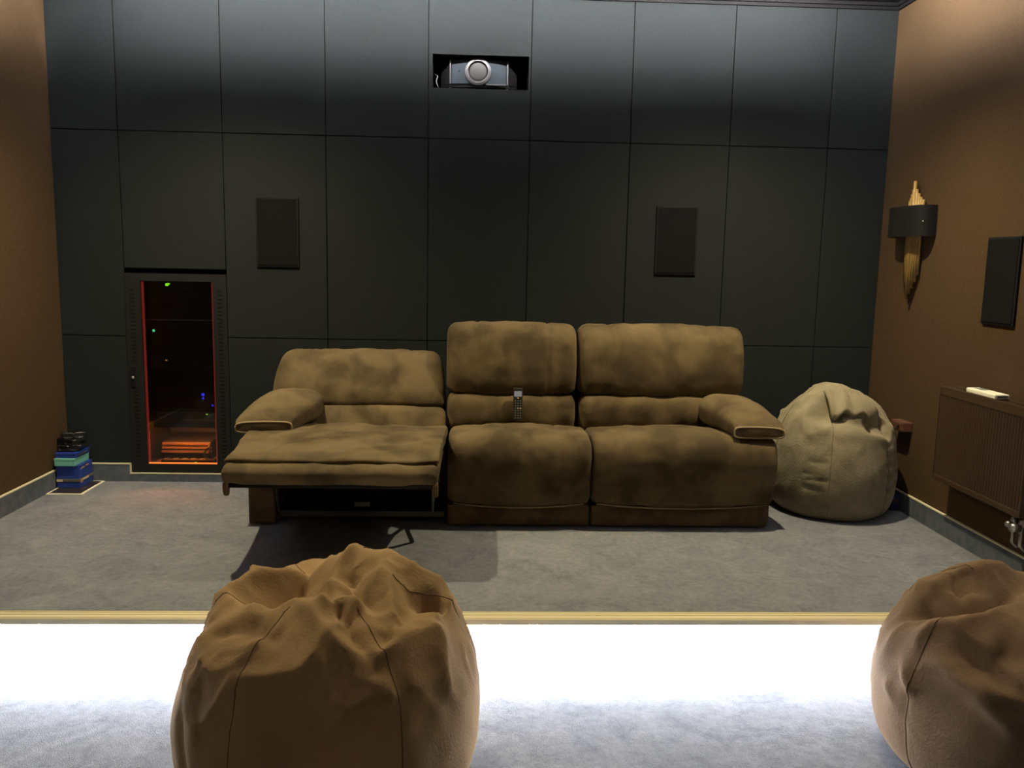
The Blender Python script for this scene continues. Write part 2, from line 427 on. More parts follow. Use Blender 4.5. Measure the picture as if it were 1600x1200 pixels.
# stationary seats
def seat(x0, x1, gl, sd):
    c = [(-.868, .135), (-.905, .22), (-.928, .33), (-.925, .41), (-.895, .462), (-.83, .487), (-.70, .488), (-.55, .470), (-.43, .445), (-.33, .40), (-.33, .25), (-.36, .14), (-.6, .13)]
    s = loft('seat_cushion', c, x0, x1, 'suede', sofa, rend=.035, puff=.022, grooves=gl, seed=sd, nz=.007)
    zt = .134
    tube('piping', [(x0+.03+(x1-x0-.06)*k/16, -.868-.006-.024*(1-(k/8-1)**2), zt-.004-.016*(1-(k/8-1)**2)) for k in range(17)], .0045, 'piping', s, n=6)
    return s
seat(.160, .906, ((.335, .004, .008), (.735, .004, .008)), 1)
seat(.912, 1.882, ((1.12, .004, .008), (1.68, .004, .008)), 5)
for x0, x1, sd in ((.162, .908, 2), (.914, 1.858, 3)):
    loft('base_rail', [(-.856, .008), (-.874, .03), (-.878, .07), (-.868, .108), (-.84, .122), (-.5, .122), (-.5, .01), (-.7, .006)], x0, x1, 'suede_dark', sofa, rend=.018, seed=sd, nz=.004)
# upright backs
def back(x0, x1, gl, sd, warp=None, top=0, ue=0.0):
    u = [(-.452, .650), (-.490, .70), (-.492, .80), (-.468, .92), (-.425, 1.0), (-.36, 1.03+top), (-.27, 1.015+top), (-.20, .94), (-.17, .8), (-.19, .66), (-.30, .640)]
    loft('back_cushion', u, x0+ue, x1-ue, 'suede', sofa, rend=.055, puff=.016, grooves=gl, warp=warp, seed=sd, nz=.008)
    l = [(-.43, .415), (-.487, .44), (-.512, .50), (-.512, .57), (-.492, .62), (-.44, .648), (-.30, .645), (-.22, .60), (-.22, .46), (-.30, .41)]
    loft('lumbar_cushion', l, x0+.006, x1-.006, 'suede', sofa, rend=.045, puff=.014, warp=warp, seed=sd+3, nz=.007)
back(.135, .868, ((.305, .007, .008), (.705, .007, .008)), 11)
back(.876, 1.822, ((1.055, .008, .008), (1.625, .008, .008)), 17)
# reclined back: same cushion tipped back
piv = Vector((0, -.60, .43))
def tip(c):
    a = math.radians(-27); d = c - Vector((0, -.49, .43)); ca, sa = math.cos(a), math.sin(a)
    d = Vector((d.x, d.y*.78, d.z*.93))
    y = d.y*ca - d.z*sa; z = d.y*sa + d.z*ca
    xs_ = 1-.085*max(0, (c.z-.70)/.33)**2.2
    return Vector((-.352+(c.x+.352)*xs_, piv.y + y, piv.z - .030 + z))
back(-.845, .140, ((-.62, .006, .008), (-.05, .006, .008)), 23, warp=tip, ue=.012)
# chaise: long seat pad, rolled footrest
def chaise_warp(c):
    k = max(0, min(1, (-.75-c.y)/.6)); return Vector((c.x + (-.006*k if c.x > -.3 else .070*k*(-.3-c.x)/.57), c.y, c.z + .008*noise.noise(c*5)))
loft('seat_cushion', [(-1.47, .472), (-1.485, .486), (-1.465, .503), (-1.30, .514), (-1.1, .518), (-.9, .512), (-.7, .498), (-.56, .475), (-.50, .44), (-.56, .415), (-.8, .43), (-1.1, .455), (-1.35, .462)],
     -.872, .148, 'suede', sofa, rend=.016, puff=.006, warp=chaise_warp, seed=31, nz=.010)
foot = loft('footrest', [(-1.46, .478), (-1.512, .476), (-1.545, .450), (-1.54, .415), (-1.50, .393), (-1.3, .39), (-1.0, .395), (-.95, .42), (-1.0, .455), (-1.3, .468)],
     -.802, .140, 'suede', sofa, rend=.03, puff=.004, seed=37, nz=.006)
box('board', -.785, .125, -1.50, -1.0, .372, .392, 'black_matte', foot, bev=.003)
for x in (-.800, .118):
    loft('side_flap', [(-1.515, .40), (-1.52, .375), (-1.512, .345), (-1.495, .335), (-1.48, .345), (-1.475, .40)], x, x+.022, 'suede_dark', foot, rend=.008, n=4, nz=.001)
# seat box carrying the raised chaise
box('seat_platform', -.73, .145, -.90, -.35, .34, .41, 'black_matte', sofa, bev=.01)
# mechanism
box('crossbar', -.70, .12, -.815, -.80, .225, .25, 'dark_steel', sofa)
box('floor_rail', -.72, .14, -.80, -.78, .03, .06, 'dark_steel', sofa)
box('rear_panel', -.73, .15, -.44, -.42, .02, .40, 'black_matte', sofa)
box('glint_plate', -.33, -.25, -.803, -.801, .085, .11, 'grey_plastic', sofa)  # small grey plate standing in for a pale glint in the mechanism
box('motor', -.45, -.18, -.70, -.60, .10, .19, 'black_matte', sofa, bev=.01)
for x in (-.66, .085):
    for a, b in (((x, -.62, .09), (x, -1.02, .30)), ((x+.012, -.72, .30), (x+.012, -1.12, .16)), ((x, -1.02, .30), (x, -1.40, .375)), ((x+.012, -1.12, .16), (x+.012, -1.22, .375)), ((x-.012, -.55, .33), (x-.012, -1.30, .345))):
        bm = bmesh.new(); a, b = Vector(a), Vector(b); t = (b-a).normalized(); s = Vector((0, -t.z, t.y))*.013; e = Vector((.003, 0, 0))
        v = [bm.verts.new(p) for p in (a-s-e, a+s-e, b+s-e, b-s-e, a-s+e, a+s+e, b+s+e, b-s+e)]
        for f in ((0, 1, 2, 3), (7, 6, 5, 4), (0, 4, 5, 1), (1, 5, 6, 2), (2, 6, 7, 3), (3, 7, 4, 0)): bm.faces.new([v[i] for i in f])
        mesh_obj('link_arm', bm, 'dark_steel', sofa)
# arm boxes and outer back shell
box('arm_box', -.870, -.732, -.862, -.22, .006, .485, 'suede_dark', sofa, bev=.014, seg=3)
loft('arm_box', [(1.70, .01), (1.865, .01), (1.87, .2), (1.865, .46), (1.78, .48), (1.69, .46), (1.69, .2)], -.845, -.22, 'suede_dark', sofa, axis='Y', rend=.02, nz=.003)
box('back_shell', .15, 1.84, -.26, -.10, .02, .80, 'suede_dark', sofa, bev=.03)
box('back_shell', -.84, .148, -.30, -.12, .02, .40, 'suede_dark', sofa, bev=.03)
# padded arms: pillow running front to back, flat piped front end
def arm(side, xc, hw, zf, lean):
    """stations along Y: centre z, half height, half width"""
    stn = [(-.905, zf-.012, .030, hw), (-.90, zf-.010, .036, hw+.003), (-.87, zf+.002, .050, hw+.008), (-.80, zf+.016, .070, hw+.012), (-.70, zf+.030, .086, hw+.012), (-.60, zf+.036, .094, hw+.010), (-.50, zf+.034, .094, hw+.004), (-.42, zf+.026, .084, hw-.012), (-.36, zf+.012, .062, hw-.04), (-.33, zf, .02, hw-.10)]
    P = catmull([Vector(s) for s in [(a, b, c, d) for a, b, c, d in stn]] if False else [Vector((s[0], s[1], s[2])) for s in stn], 4, closed=False)
    W = catmull([Vector((s[0], s[3], 0)) for s in stn], 4, closed=False)
    bm = bmesh.new(); rings = []; N = 40
    for p, q in zip(P, W):
        ring = []
        for k in range(N):
            a = 2*PI*k/N; ca, sa = math.cos(a), math.sin(a)
            fr_ = max(0, min(1, (p.x+.90)/.14)); ex = .30+.25*fr_; inn = -side*.055*min(1, max(0, (p.x+.87)/.25))
            x = math.copysign(abs(ca)**ex, ca)*q.y; z = math.copysign(abs(sa)**(.42+.33*fr_), sa)*p.z
            if z > 0: z *= 1.0 - .38*(max(0, side*x/q.y))**2 + .05
            else: z *= .8
            c = Vector((xc + x + inn*(1-.55*side*x/q.y) + lean*(p.x+.9)*0, p.x, p.y + z + (-side*x*.10)*0))
            c += Vector((0, 0, .006*noise.noise(c*11))) if p.x > -.88 else Vector()
            ring.append(bm.verts.new(c))
        rings.append(ring)
    for A, B in zip(rings, rings[1:]):
        for k in range(N): bm.faces.new((A[k], A[(k+1) % N], B[(k+1) % N], B[k]))
    bm.faces.new(rings[0]); bm.faces.new(rings[-1][::-1])
    rim = [v.co.copy() for v in rings[0]]
    o = mesh_obj('arm_pad', bm, 'suede', sofa, smooth=True)
    tube('piping', [r + Vector((0, -.001, 0)) for r in rim], .0055, 'piping', o, n=6, closed=True)
    c = sum(rim, Vector())/len(rim); bm = bmesh.new()
    ring = [bm.verts.new(c + (r-c)*.94 + Vector((0, -.004, 0))) for r in rim]; cv = bm.verts.new(c + Vector((0, -.010, 0)))
    for k in range(len(ring)): bm.faces.new((ring[k], ring[(k+1) % len(ring)], cv))
    tag(mesh_obj('end_panel', bm, 'suede_dark', o, smooth=True), 'darker flat suede end of the arm pad')
arm(-1, -.770, .140, .535, .02)
arm(1, 1.775, .130, .535, -.04)

# ================================================================== BEAN BAGS
def bag(name, label, c, R, H, m, mseam, feats, gores, g0, seed, prof=None, ny=1.0, peak=0, wr=.012, tuck=None):
    cx, cy, cz = c
    root = thing(name, c, label, 'bean bag')
    pr = prof or [(0, .0), (.45, .0), (.80, .005), (.93, .08), (.99, .25), (1.0, .42), (.965, .60), (.87, .77), (.70, .90), (.48, .955), (.25, .97), (0, .975)]
    P = catmull([Vector(p) for p in pr], 9, closed=False)
    NA = 200; bm = bmesh.new(); rings = []
    V = []
    for p in P:
        ring = []
        for k in range(NA):
            a = 2*PI*k/NA
            rr = p.x*R
            if p.x > .02:
                tt = min(1, p.y*3)
                for gi in range(gores):
                    d = math.remainder(a - g0 - 2*PI*gi/gores, 2*PI)
                    rr *= 1 - .014*math.exp(-(d/.035)**2)*tt + .012*tt*0
                rr *= 1 + .018*noise.noise(Vector((math.cos(a)*1.3+seed, math.sin(a)*1.3, p.y*1.5)))
            ring.append(Vector((cx+rr*math.cos(a), cy+rr*ny*math.sin(a), cz+p.y*H)))
        V.append(ring)
    # feature displacement
    def disp(v):
        t = max(0, min(1, ((v.z-cz)/H-.45)/.35)); t = t*t*(3-2*t)
        o = Vector()
        for f in feats:
            if f[0] == 'blob':
                _, p, r, d = f
                q = (v-Vector(p)); e = q.x*q.x/(r[0]**2)+q.y*q.y/(r[1]**2)+q.z*q.z/(r[2]**2)
                if e < 9: o += Vector(d)*math.exp(-e)
            elif f[0] == 'cr':          # creased fold on the slack top: cusp-shaped, runs in plan
                _, pts, wdt, amp = f
                best = 9; fade = 0
                for ia, (A, B) in enumerate(zip(pts, pts[1:])):
                    ax, ay, bx, by = A[0], A[1], B[0], B[1]
                    l2 = (bx-ax)**2+(by-ay)**2; s = max(0, min(1, ((v.x-ax)*(bx-ax)+(v.y-ay)*(by-ay))/l2))
                    dd = math.hypot(v.x-ax-(bx-ax)*s, v.y-ay-(by-ay)*s)
                    if dd < best: best = dd; fade = (ia+s)/(len(pts)-1)
                if best < 4*wdt: o += Vector((0, 0, amp))*t*math.exp(-math.sqrt((best/wdt)**2+.06)+.24)*min(1, 4*min(fade, 1-fade)+.35)
            else:
                _, pts, wdt, d = f
                best = 9
                for A, B in zip(pts, pts[1:]):
                    A, B = Vector(A), Vector(B); ab = B-A; s = max(0, min(1, (v-A).dot(ab)/ab.length_squared))
                    # taper to both polyline ends
                    best = min(best, (v-A-ab*s).length)
                if best < 3*wdt: o += Vector(d)*math.exp(-(best/wdt)**2)
        # loose wrinkles on the slack top, fine ones on the sides
        q = v + Vector((noise.noise(v*6+Vector((seed, 3, 0))), noise.noise(v*6+Vector((0, seed, 7))), noise.noise(v*6+Vector((5, 0, seed)))))*.03
        n1 = 1-abs(noise.noise(Vector((q.x*5.5+seed, q.y*5.5, q.z*4))))*2
        n2 = 1-abs(noise.noise(Vector((q.x*11, q.y*11+seed, q.z*9))))*2
        rad = Vector(((v.x-cx), (v.y-cy), (v.z-cz-H*.45))).normalized()
        o += rad*(wr*t*(n1*n1*n1*1.6 + .7*n2*max(0, n2)) + .0035*noise.noise(q*14))
        return o
    for ring in V:
        rings.append([bm.verts.new(v+disp(v)) for v in ring])
    for A, B in zip(rings, rings[1:]):
        for k in range(NA): bm.faces.new((A[k], A[(k+1) % NA], B[(k+1) % NA], B[k]))
    bmesh.ops.remove_doubles(bm, verts=rings[0]+rings[-1], dist=.002)
    for v in bm.verts: v.co.z = max(v.co.z, cz+.001)
    body = mesh_obj('cover', bm, m, root, smooth=True)
    for gi in range(gores):
        a = g0+2*PI*gi/gores; k = int(round(a/(2*PI)*NA)) % NA
        pts = []
        for i in range(6, len(V)-15, 1):
            v = V[i][k]; vv = v+disp(v); vv.z = max(vv.z, cz+.002)
            pts.append(vv + Vector((math.cos(a), math.sin(a), .2))*.0005)
        tube('seam', pts, .0016, mseam, body, n=5)
    return root
B1 = (-.125, -2.735, LOW)
bag('bean_bag', 'large tan-brown suede bean bag on the lower floor before the recliner', B1, .452, .62, 'bag_brown', 'seam', [
    ('blob', (-.27, -2.72, .38), (.11, .10, .2), (.0, .0, -.095)),       # sunken basin
    ('blob', (.0, -2.58, .40), (.16, .10, .2), (0, 0, .062)),            # rear peak
    ('blob', (.14, -2.66, .40), (.09, .08, .2), (.0, 0, .035)),
    ('blob', (-.40, -2.62, .38), (.09, .09, .2), (0, 0, .040)),          # rear left rim
    ('cr', [(-.46, -2.84), (-.43, -2.74), (-.38, -2.65), (-.29, -2.61), (-.18, -2.58)], .030, .026),
    ('cr', [(-.25, -2.88), (-.23, -2.74), (-.21, -2.62), (-.20, -2.52)], .022, -.040),
    ('cr', [(-.12, -2.95), (-.12, -2.82), (-.11, -2.66), (-.06, -2.52)], .030, .048),
    ('cr', [(.01, -2.86), (-.05, -2.78), (-.07, -2.68)], .022, -.055),
    ('cr', [(-.12, -2.90), (-.04, -2.85), (.0, -2.76), (.04, -2.64)], .024, .040),
    ('cr', [(.04, -2.68), (.07, -2.84), (.09, -2.98)], .022, .034),
    ('cr', [(.10, -2.66), (.12, -2.82), (.09, -2.92), (.05, -3.02)], .030, -.036),
    ('cr', [(-.14, -2.80), (-.05, -2.94), (.03, -3.04)], .024, -.034),
    ('cr', [(-.20, -2.86), (-.11, -2.98), (.0, -3.08)], .028, .026),
    ('cr', [(.24, -2.84), (.14, -2.94), (.04, -3.04)], .026, .026),
    ('cr', [(-.48, -2.70), (-.34, -2.83), (-.25, -2.90), (-.16, -2.84)], .024, .022),
    ('cr', [(-.40, -2.92), (-.30, -2.95), (-.20, -3.02)], .020, -.016),
    ('blob', (.165, -2.76, .40), (.032, .032, .12), (0, 0, -.10)),       # pocket
    ('blob', (-.54, -2.75, .27), (.10, .28, .13), (.038, 0, 0)),
    ('seg', [(-.42, -3.02, .28), (-.37, -3.08, .14)], .03, (-.004, .016, 0)),
    ('seg', [(-.50, -2.98, .16), (-.47, -3.02, .02)], .03, (.010, .012, 0)),
    ('blob', (.0, -3.14, .20), (.16, .1, .10), (0, .03, -.01)),
], 6, math.radians(244), 3, wr=.013)
B3 = (2.07, -2.665, LOW)
bag('bean_bag', 'dark brown slumped bean bag on the lower floor under the radiator wall', B3, .442, .565, 'bag_dark', 'seam', [
    ('blob', (1.86, -2.50, .36), (.14, .1, .2), (0, 0, .025)),
    ('blob', (2.05, -2.50, .36), (.16, .1, .2), (0, 0, .035)),
    ('cr', [(1.78, -2.57), (1.86, -2.53), (1.97, -2.52), (2.12, -2.53)], .035, .03),
    ('cr', [(1.88, -2.60), (1.90, -2.52)], .02, -.045),
    ('cr', [(1.72, -2.60), (1.83, -2.67), (1.93, -2.68), (2.08, -2.60)], .045, -.075),
    ('cr', [(1.68, -2.68), (1.77, -2.78), (1.86, -2.79), (2.03, -2.68)], .035, .035),
    ('cr', [(2.05, -2.62), (2.02, -2.76), (1.96, -2.88)], .03, .035),
    ('seg', [(1.72, -2.88, .28), (1.80, -2.93, .26), (1.88, -2.90, .28)], .055, (.004, .020, -.022)),
    ('seg', [(1.66, -2.80, .23), (1.73, -2.92, .18), (1.80, -3.02, .12)], .026, (-.016, -.026, .01)),
    ('seg', [(1.76, -2.94, .20), (1.84, -3.00, .18), (1.94, -3.02, .20)], .022, (-.006, -.026, .01)),
    ('seg', [(1.62, -2.72, .30), (1.62, -2.68, .20), (1.66, -2.76, .10)], .020, (-.022, -.014, 0)),
    ('seg', [(1.64, -2.62, .30), (1.60, -2.62, .18)], .02, (.022, 0, 0)),
    ('seg', [(1.63, -2.66, .06), (1.68, -2.80, -.04)], .018, (-.014, -.008, 0)),
], 6, math.radians(252), 21, wr=.009)
B2 = (2.352, -.475, 0)
grey = bag('bean_bag', 'grey plush bean bag beside the sofa arm in the corner', B2, .352, .69, 'bag_grey', 'seam_grey', [
    ('blob', (2.30, -.52, .70), (.10, .14, .10), (0, 0, .06)),
    ('seg', [(2.10, -.70, .590), (2.22, -.76, .570), (2.40, -.77, .555), (2.56, -.69, .520)], .028, (0, .026, -.012)),
    ('seg', [(2.12, -.74, .535), (2.25, -.80, .515), (2.42, -.80, .500), (2.55, -.74, .470)], .035, (0, -.016, .006)),
    ('blob', (2.22, -.70, .60), (.13, .10, .06), (0, .05, -.035)),
    ('blob', (2.48, -.68, .54), (.10, .10, .05), (0, .05, -.02)),
    ('seg', [(2.42, -.60, .66), (2.50, -.70, .56), (2.60, -.66, .50)], .035, (0, -.02, .03)),
    ('seg', [(2.44, -.76, .52), (2.56, -.72, .48)], .018, (0, .03, -.015)),
] + [('seg', [(2.09+dx, -.72-dx*.5, z), (2.15+dx*1.5, -.78-dx*.4, z-dz)], .010, (0, am, 0)) for z, dx, dz, am in ((.335, .03, .0, .007), (.27, .0, .012, .011), (.235, .03, -.006, .006), (.19, .012, .008, .012), (.145, -.005, .0, .008), (.115, .03, .01, .009))]
  + [('seg', [(2.55, -.76, z), (2.66, -.66, z+.01)], .013, (-.006, .020, 0)) for z in (.43, .375, .32, .26, .20)],
  6, math.radians(246), 15, wr=.008,
  prof=[(0, 0), (.45, 0), (.74, .005), (.88, .055), (.965, .17), (1.0, .32), (.995, .44), (.945, .60), (.84, .75), (.67, .88), (.45, .955), (.22, .985), (0, .99)])
# the gathered flap on top of the grey bag
bm = bmesh.new(); nu, nv = 22, 14; gv = []
for i in range(nu):
    row = []
    for j in range(nv):
        u, v = i/(nu-1), j/(nv-1)
        x = 2.235 + .16*u + .018*v*(u-.5)*2 + .02*v
        y = -.56 - .16*v
        z = .722 - .115*v**1.6 - .02*abs(u-.5)**2*4 + .012*math.sin(u*13+v*3)*(.3+v) + .012*math.sin(v*PI)
        row.append(Vector((x, y, z)))
    gv.append(row)
A = [[bm.verts.new(p) for p in r] for r in gv]; Bv = [[bm.verts.new(p+Vector((0, .02, -.022))) for p in r] for r in gv]
for i in range(nu-1):
    for j in range(nv-1):
        bm.faces.new((A[i][j], A[i+1][j], A[i+1][j+1], A[i][j+1])); bm.faces.new((Bv[i][j], Bv[i][j+1], Bv[i+1][j+1], Bv[i+1][j]))
for i in range(nu-1):
    for j in (0, nv-1): bm.faces.new((A[i][j], A[i+1][j], Bv[i+1][j], Bv[i][j]))
for j in range(nv-1):
    for i in (0, nu-1): bm.faces.new((A[i][j], A[i][j+1], Bv[i][j+1], Bv[i][j]))
mesh_obj('closure_flap', bm, 'bag_grey', grey, smooth=True)

# ================================================================== PROJECTOR
pj = thing('projector', (.295, .25, PZ0), 'home cinema projector with round lens in the wall opening', 'projector')
bm = bmesh.new()
def pj_outline(y_front, inset=0):
    # plan outline, bowed front
    pts = [(.068+inset, .50), (.068+inset, .105), (.118, .062)]
    for k in range(1, 12):
        u = k/12; pts.append((.118+.354*u, .062-.020*math.sin(u*PI)))
    pts += [(.472, .062), (.522-inset, .105), (.522-inset, .50)]
    return pts
pts = pj_outline(0)
zb, zt = PZ0+.018, PZ0+.178
ring0 = [bm.verts.new((x, y, zb)) for x, y in pts]
ring1 = [bm.verts.new((x, y, zt-.012*abs((x-.295)/.227)**3)) for x, y in pts]
n = len(pts)
for k in range(n): bm.faces.new((ring0[k], ring0[(k+1) % n], ring1[(k+1) % n], ring1[k]))
bm.faces.new(ring0[::-1]); bm.faces.new(ring1)
mesh_obj('body', bm, 'black_matte', pj)
# blue-grey front plate following the bow
bm = bmesh.new(); fpts = [(.132+.326*k/20, .056-.020*math.sin((.04+.92*k/20)*PI)) for k in range(21)]
for z0, z1 in ((zb+.018, zt-.008),):
    a = [bm.verts.new((x, y, z0)) for x, y in fpts]; b = [bm.verts.new((x, y, z1)) for x, y in fpts]
    a2 = [bm.verts.new((x, y+.006, z0)) for x, y in fpts]; b2 = [bm.verts.new((x, y+.006, z1)) for x, y in fpts]
    for k in range(20):
        bm.faces.new((a[k], a[k+1], b[k+1], b[k])); bm.faces.new((b[k], b[k+1], b2[k+1], b2[k])); bm.faces.new((a[k], a2[k], a2[k+1], a[k+1]))
    bm.faces.new((a[0], b[0], b2[0], a2[0])); bm.faces.new((a[-1], a2[-1], b2[-1], b[-1]))
tag(mesh_obj('front_plate', bm, 'face_blue', pj, smooth=False), 'blue-grey curved front plate')
for x in (.125, .463): box('edge_trim', x-.004, x+.004, .044, .058, zb+.016, zt-.008, 'silver_ring', pj, bev=.0015)
box('lower_trim', .335, .455, .036, .046, zb+.012, zb+.018, 'silver_ring', pj)
for s, xa, xb in ((1, .072, .116), (-1, .518, .474)):
    for k in range(5):
        u0_, u1_ = k/5, (k+.6)/5
        xa_, xb_ = xa+(xb-xa)*u0_, xa+(xb-xa)*u1_
        ya, yb = .103-.041*u0_, .103-.041*u1_
        bm = bmesh.new()
        v = [bm.verts.new(p) for p in ((xa_, ya-.006, zb+.015), (xb_, yb-.006, zb+.015), (xb_, yb+.002, zb+.015), (xa_, ya+.002, zb+.015),
                                        (xa_, ya-.006, zt-.02), (xb_, yb-.006, zt-.02), (xb_, yb+.002, zt-.02), (xa_, ya+.002, zt-.02))]
        for f in ((0, 1, 5, 4), (1, 2, 6, 5), (2, 3, 7, 6), (3, 0, 4, 7), (4, 5, 6, 7), (0, 3, 2, 1)): bm.faces.new([v[i] for i in f])
        mesh_obj('vent_slat', bm, 'vent_dark', pj)
LC = (.289, .04, PZ0+.103)
lr = lathe('lens_ring', [(.058, .02), (.076, .02), (.079, 0), (.076, -.010), (.070, -.014), (.067, -.012), (.064, -.018), (.060, -.018), (.058, -.012), (.058, .02)], LC, 'Y', 'silver_ring', pj, n=48)
lathe('dark_ring', [(.058, .02), (.058, -.012), (.052, -.010), (.052, .02)], LC, 'Y', 'black_gloss', lr, n=48)
lathe('lens_cover', [(.0, -.014), (.044, -.0135), (.0518, -.010), (.0518, .01)], LC, 'Y', 'lens_cover', pj, n=48)
lathe('sensor_dot', [(0, -.004), (.004, -.003), (.004, .004)], (.176, .046, PZ0+.108), 'Y', 'black_gloss', pj, n=12)
for x in (.125, .462): lathe('foot', [(.010, 0), (.012, .004), (.010, .014), (.006, .02)], (x, .075, PZ0), 'Z', 'steel', pj, n=14)
for x in (.155, .202): lathe('knob', [(0, -.004), (.005, -.003), (.005, .006)], (x, .062, zb+.006), 'Y', 'steel', pj, n=10)
o = tube('cable', catmull([Vector(p) for p in ((.034, .07, PZ0+.09), (.050, .055, PZ0+.075), (.042, .05, PZ0+.045), (.056, .055, PZ0+.012), (.060, .12, PZ0+.005), (.06, .4, PZ0+.005))], 6, closed=False), .0032, 'steel', n=6, loc=(.06, .1, PZ0))
tag(o, 'thin grey cable beside the projector in its opening', 'cable')

# ================================================================== WALL SPEAKERS
def speaker(label, mn, mx):
    c = [(a+b)/2 for a, b in zip(mn, mx)]
    t = thing('wall_speaker', (c[0], c[1], mn[2]), label, 'speaker', 'flush black wall speakers')
    ax = 0 if (mx[0]-mn[0]) < (mx[1]-mn[1]) else 1
    box('frame', mn[0], mx[0], mn[1], mx[1], mn[2], mx[2], 'black_matte', t, bev=.003)
    a, b = list(mn), list(mx); e = .010
    if ax == 1: a[1] -= .004; b[1] = mn[1]+.004; a[0] += e; b[0] -= e
    else: a[0] -= .004; b[0] = mn[0]+.004; a[1] += e; b[1] -= e
    a[2] += e; b[2] -= e
    box('grille', a[0], b[0], a[1], b[1], a[2], b[2], 'grille', t, bev=.003)
speaker('flat black wall speaker on dark panels above the raised footrest', (-1.017, -.012, 1.323), (-.765, 0, 1.733))
speaker('flat black wall speaker on dark panels above the wide seat', (1.377, -.012, 1.323), (1.629, 0, 1.733))
speaker('flat black wall speaker on brown wall above the radiator', (XR-.012, -1.373, 1.127), (XR, -1.121, 1.540))

# ================================================================== EQUIPMENT RACK
rk = thing('equipment_rack', (-1.5, .3, NZ0), 'black glass-door equipment rack built into the panelled wall', 'rack')
x0, x1, z0, z1 = -1.800, -1.200, .056, 1.272
box('side_panel', x0, x0+.02, .03, .62, z0, z1, 'rack_metal', rk); box('side_panel', x1-.02, x1, .03, .62, z0, z1, 'rack_metal', rk)
box('top_panel', x0+.02, x1-.02, .03, .62, z1-.02, z1, 'rack_metal', rk); box('bottom_panel', x0+.02, x1-.02, .03, .62, z0, z0+.02, 'rack_metal', rk)
box('rear_panel', x0+.02, x1-.02, .60, .62, z0+.02, z1-.02, 'rack_metal', rk)
for s in (-1, 1):
    xx = -1.5+s*.245
    box('mounting_rail', xx-.012, xx+.012, .10, .115, z0+.02, z1-.02, 'dark_steel', rk)
door = boxes('door', [(x0, -1.708, -.006, .026, z0, z1), (-1.282, x1, -.006, .026, z0, z1), (-1.708, -1.282, -.006, .026, z1-.045, z1), (-1.708, -1.282, -.006, .026, z0, z0+.055)], 'rack_metal', rk)
tag(box('glass_pane', -1.708, -1.282, .006, .011, z0+.055, z1-.045, 'smoked_glass', door), 'smoked glass pane')
bm = bmesh.new()
for side in (-1.757, -1.240):
    for k in range(44):
        z = z0+.10+k*.0235
        if side < -1.6 and .56 < z < .74: continue
        add_box(bm, side-.014, side+.014, -.0072, -.0058, z, z+.008)
tag(mesh_obj('vent_slots', bm, 'joint', door), kind='stuff')
lk = box('lock', -1.785, -1.755, -.012, -.006, .585, .715, 'black_matte', door, bev=.003)
lathe('key_cylinder', [(.0, -.008), (.008, -.007), (.009, 0)], (-1.770, -.012, .645), 'Y', 'steel', lk, n=14)
for x in (-1.702, -1.288):
    tag(box('light_strip', x-.006, x+.006, .012, .020, z0+.060, z1-.05, 'red_led', rk), 'red glowing edge strip')
tag(box('light_strip', -1.700, -1.290, -.001, .006, z0+.0555, z0+.062, 'amber_led', rk), 'amber glowing sill strip')
box('shelf', -1.735, -1.265, .10, .50, .985, .992, 'steel', rk)
def unit(name, label, zz, h, y=.10, w_=.215, m='black_matte', dep=.38):
    t = thing(name, (-1.5, y+dep/2, zz), label, 'hifi unit', 'devices inside the rack')
    box('case', -1.5-w_, -1.5+w_, y+.012, y+dep, zz, zz+h, m, t, bev=.003)
    fp = box('faceplate', -1.5-w_-.008, -1.5+w_+.008, y, y+.012, zz, zz+h, 'black_gloss', t, bev=.002)
    return t, fp
t, fp = unit('receiver', 'black receiver with green display at the top of the rack', .9925, .16); 
# raised so its display sits where the display shows
t, fp = unit('display_unit', 'slim black unit with lit green digits above the receiver', 1.154, .075)
boxes('display', [(-1.597, -1.578, .098, .1, 1.196, 1.211), (-1.588, -1.570, .098, .1, 1.204, 1.213)], 'green_led', fp)
lathe('knob', [(0, -.014), (.014, -.013), (.015, 0)], (-1.47, .10, 1.193), 'Y', 'dark_steel', fp, n=18)
t, fp = unit('amplifier', 'black amplifier with one mint green light under the rack shelf', .83, .14)
lathe('indicator', [(0, -.004), (.007, -.002), (.008, 0)], (-1.678, .10, .922), 'Y', 'mint_led', fp, n=12)
t, fp = unit('media_player', 'black player with a small orange light mid rack', .69, .10)
box('indicator', -1.614, -1.602, .098, .1, .737, .742, 'orange_led', fp)
t, fp = unit('network_switch', 'black network box with blue lights low in the rack', .43, .14, y=.13, w_=.20)
for xx, zz, r, mm in ((-1.402, .523, .010, 'blue_led'), (-1.402, .500, .007, 'blue_led'), (-1.345, .455, .006, 'blue_led')):
    lathe('indicator', [(0, -.004), (r*.8, -.003), (r, 0)], (xx, .13, zz), 'Y', mm, fp, n=12)
t = thing('disc_server', (-1.5, .3, .312), 'plain black box below the blue-lit network box', 'hifi unit', 'devices inside the rack')
box('case', -1.70, -1.30, .132, .50, .322, .41, 'black_matte', t, bev=.003)
fp = box('faceplate', -1.708, -1.292, .12, .132, .312, .41, 'black_gloss', t, bev=.002)
tag(box('light_strip', -1.68, -1.32, .160, .170, .312, .322, 'amber_fill', t), 'unseen amber strip added under the case for the floor glow')  # hidden strip, added to throw amber light on fins and carpet
box('indicator', -1.384, -1.372, .118, .12, .398, .403, 'green_led', fp)
t = thing('power_amplifier', (-1.55, .4, .0775), 'finned amplifier lit amber at the bottom of the rack', 'hifi unit', 'devices inside the rack')
box('case', -1.712, -1.400, .262, .56, .0775, .197, 'black_matte', t, bev=.004)
for k in range(3): box('fin', -1.712+.003*k, -1.400-.002*k, .236, .262, .124+k*.0250, .140+k*.0250, 'amp_metal', t, bev=.002)
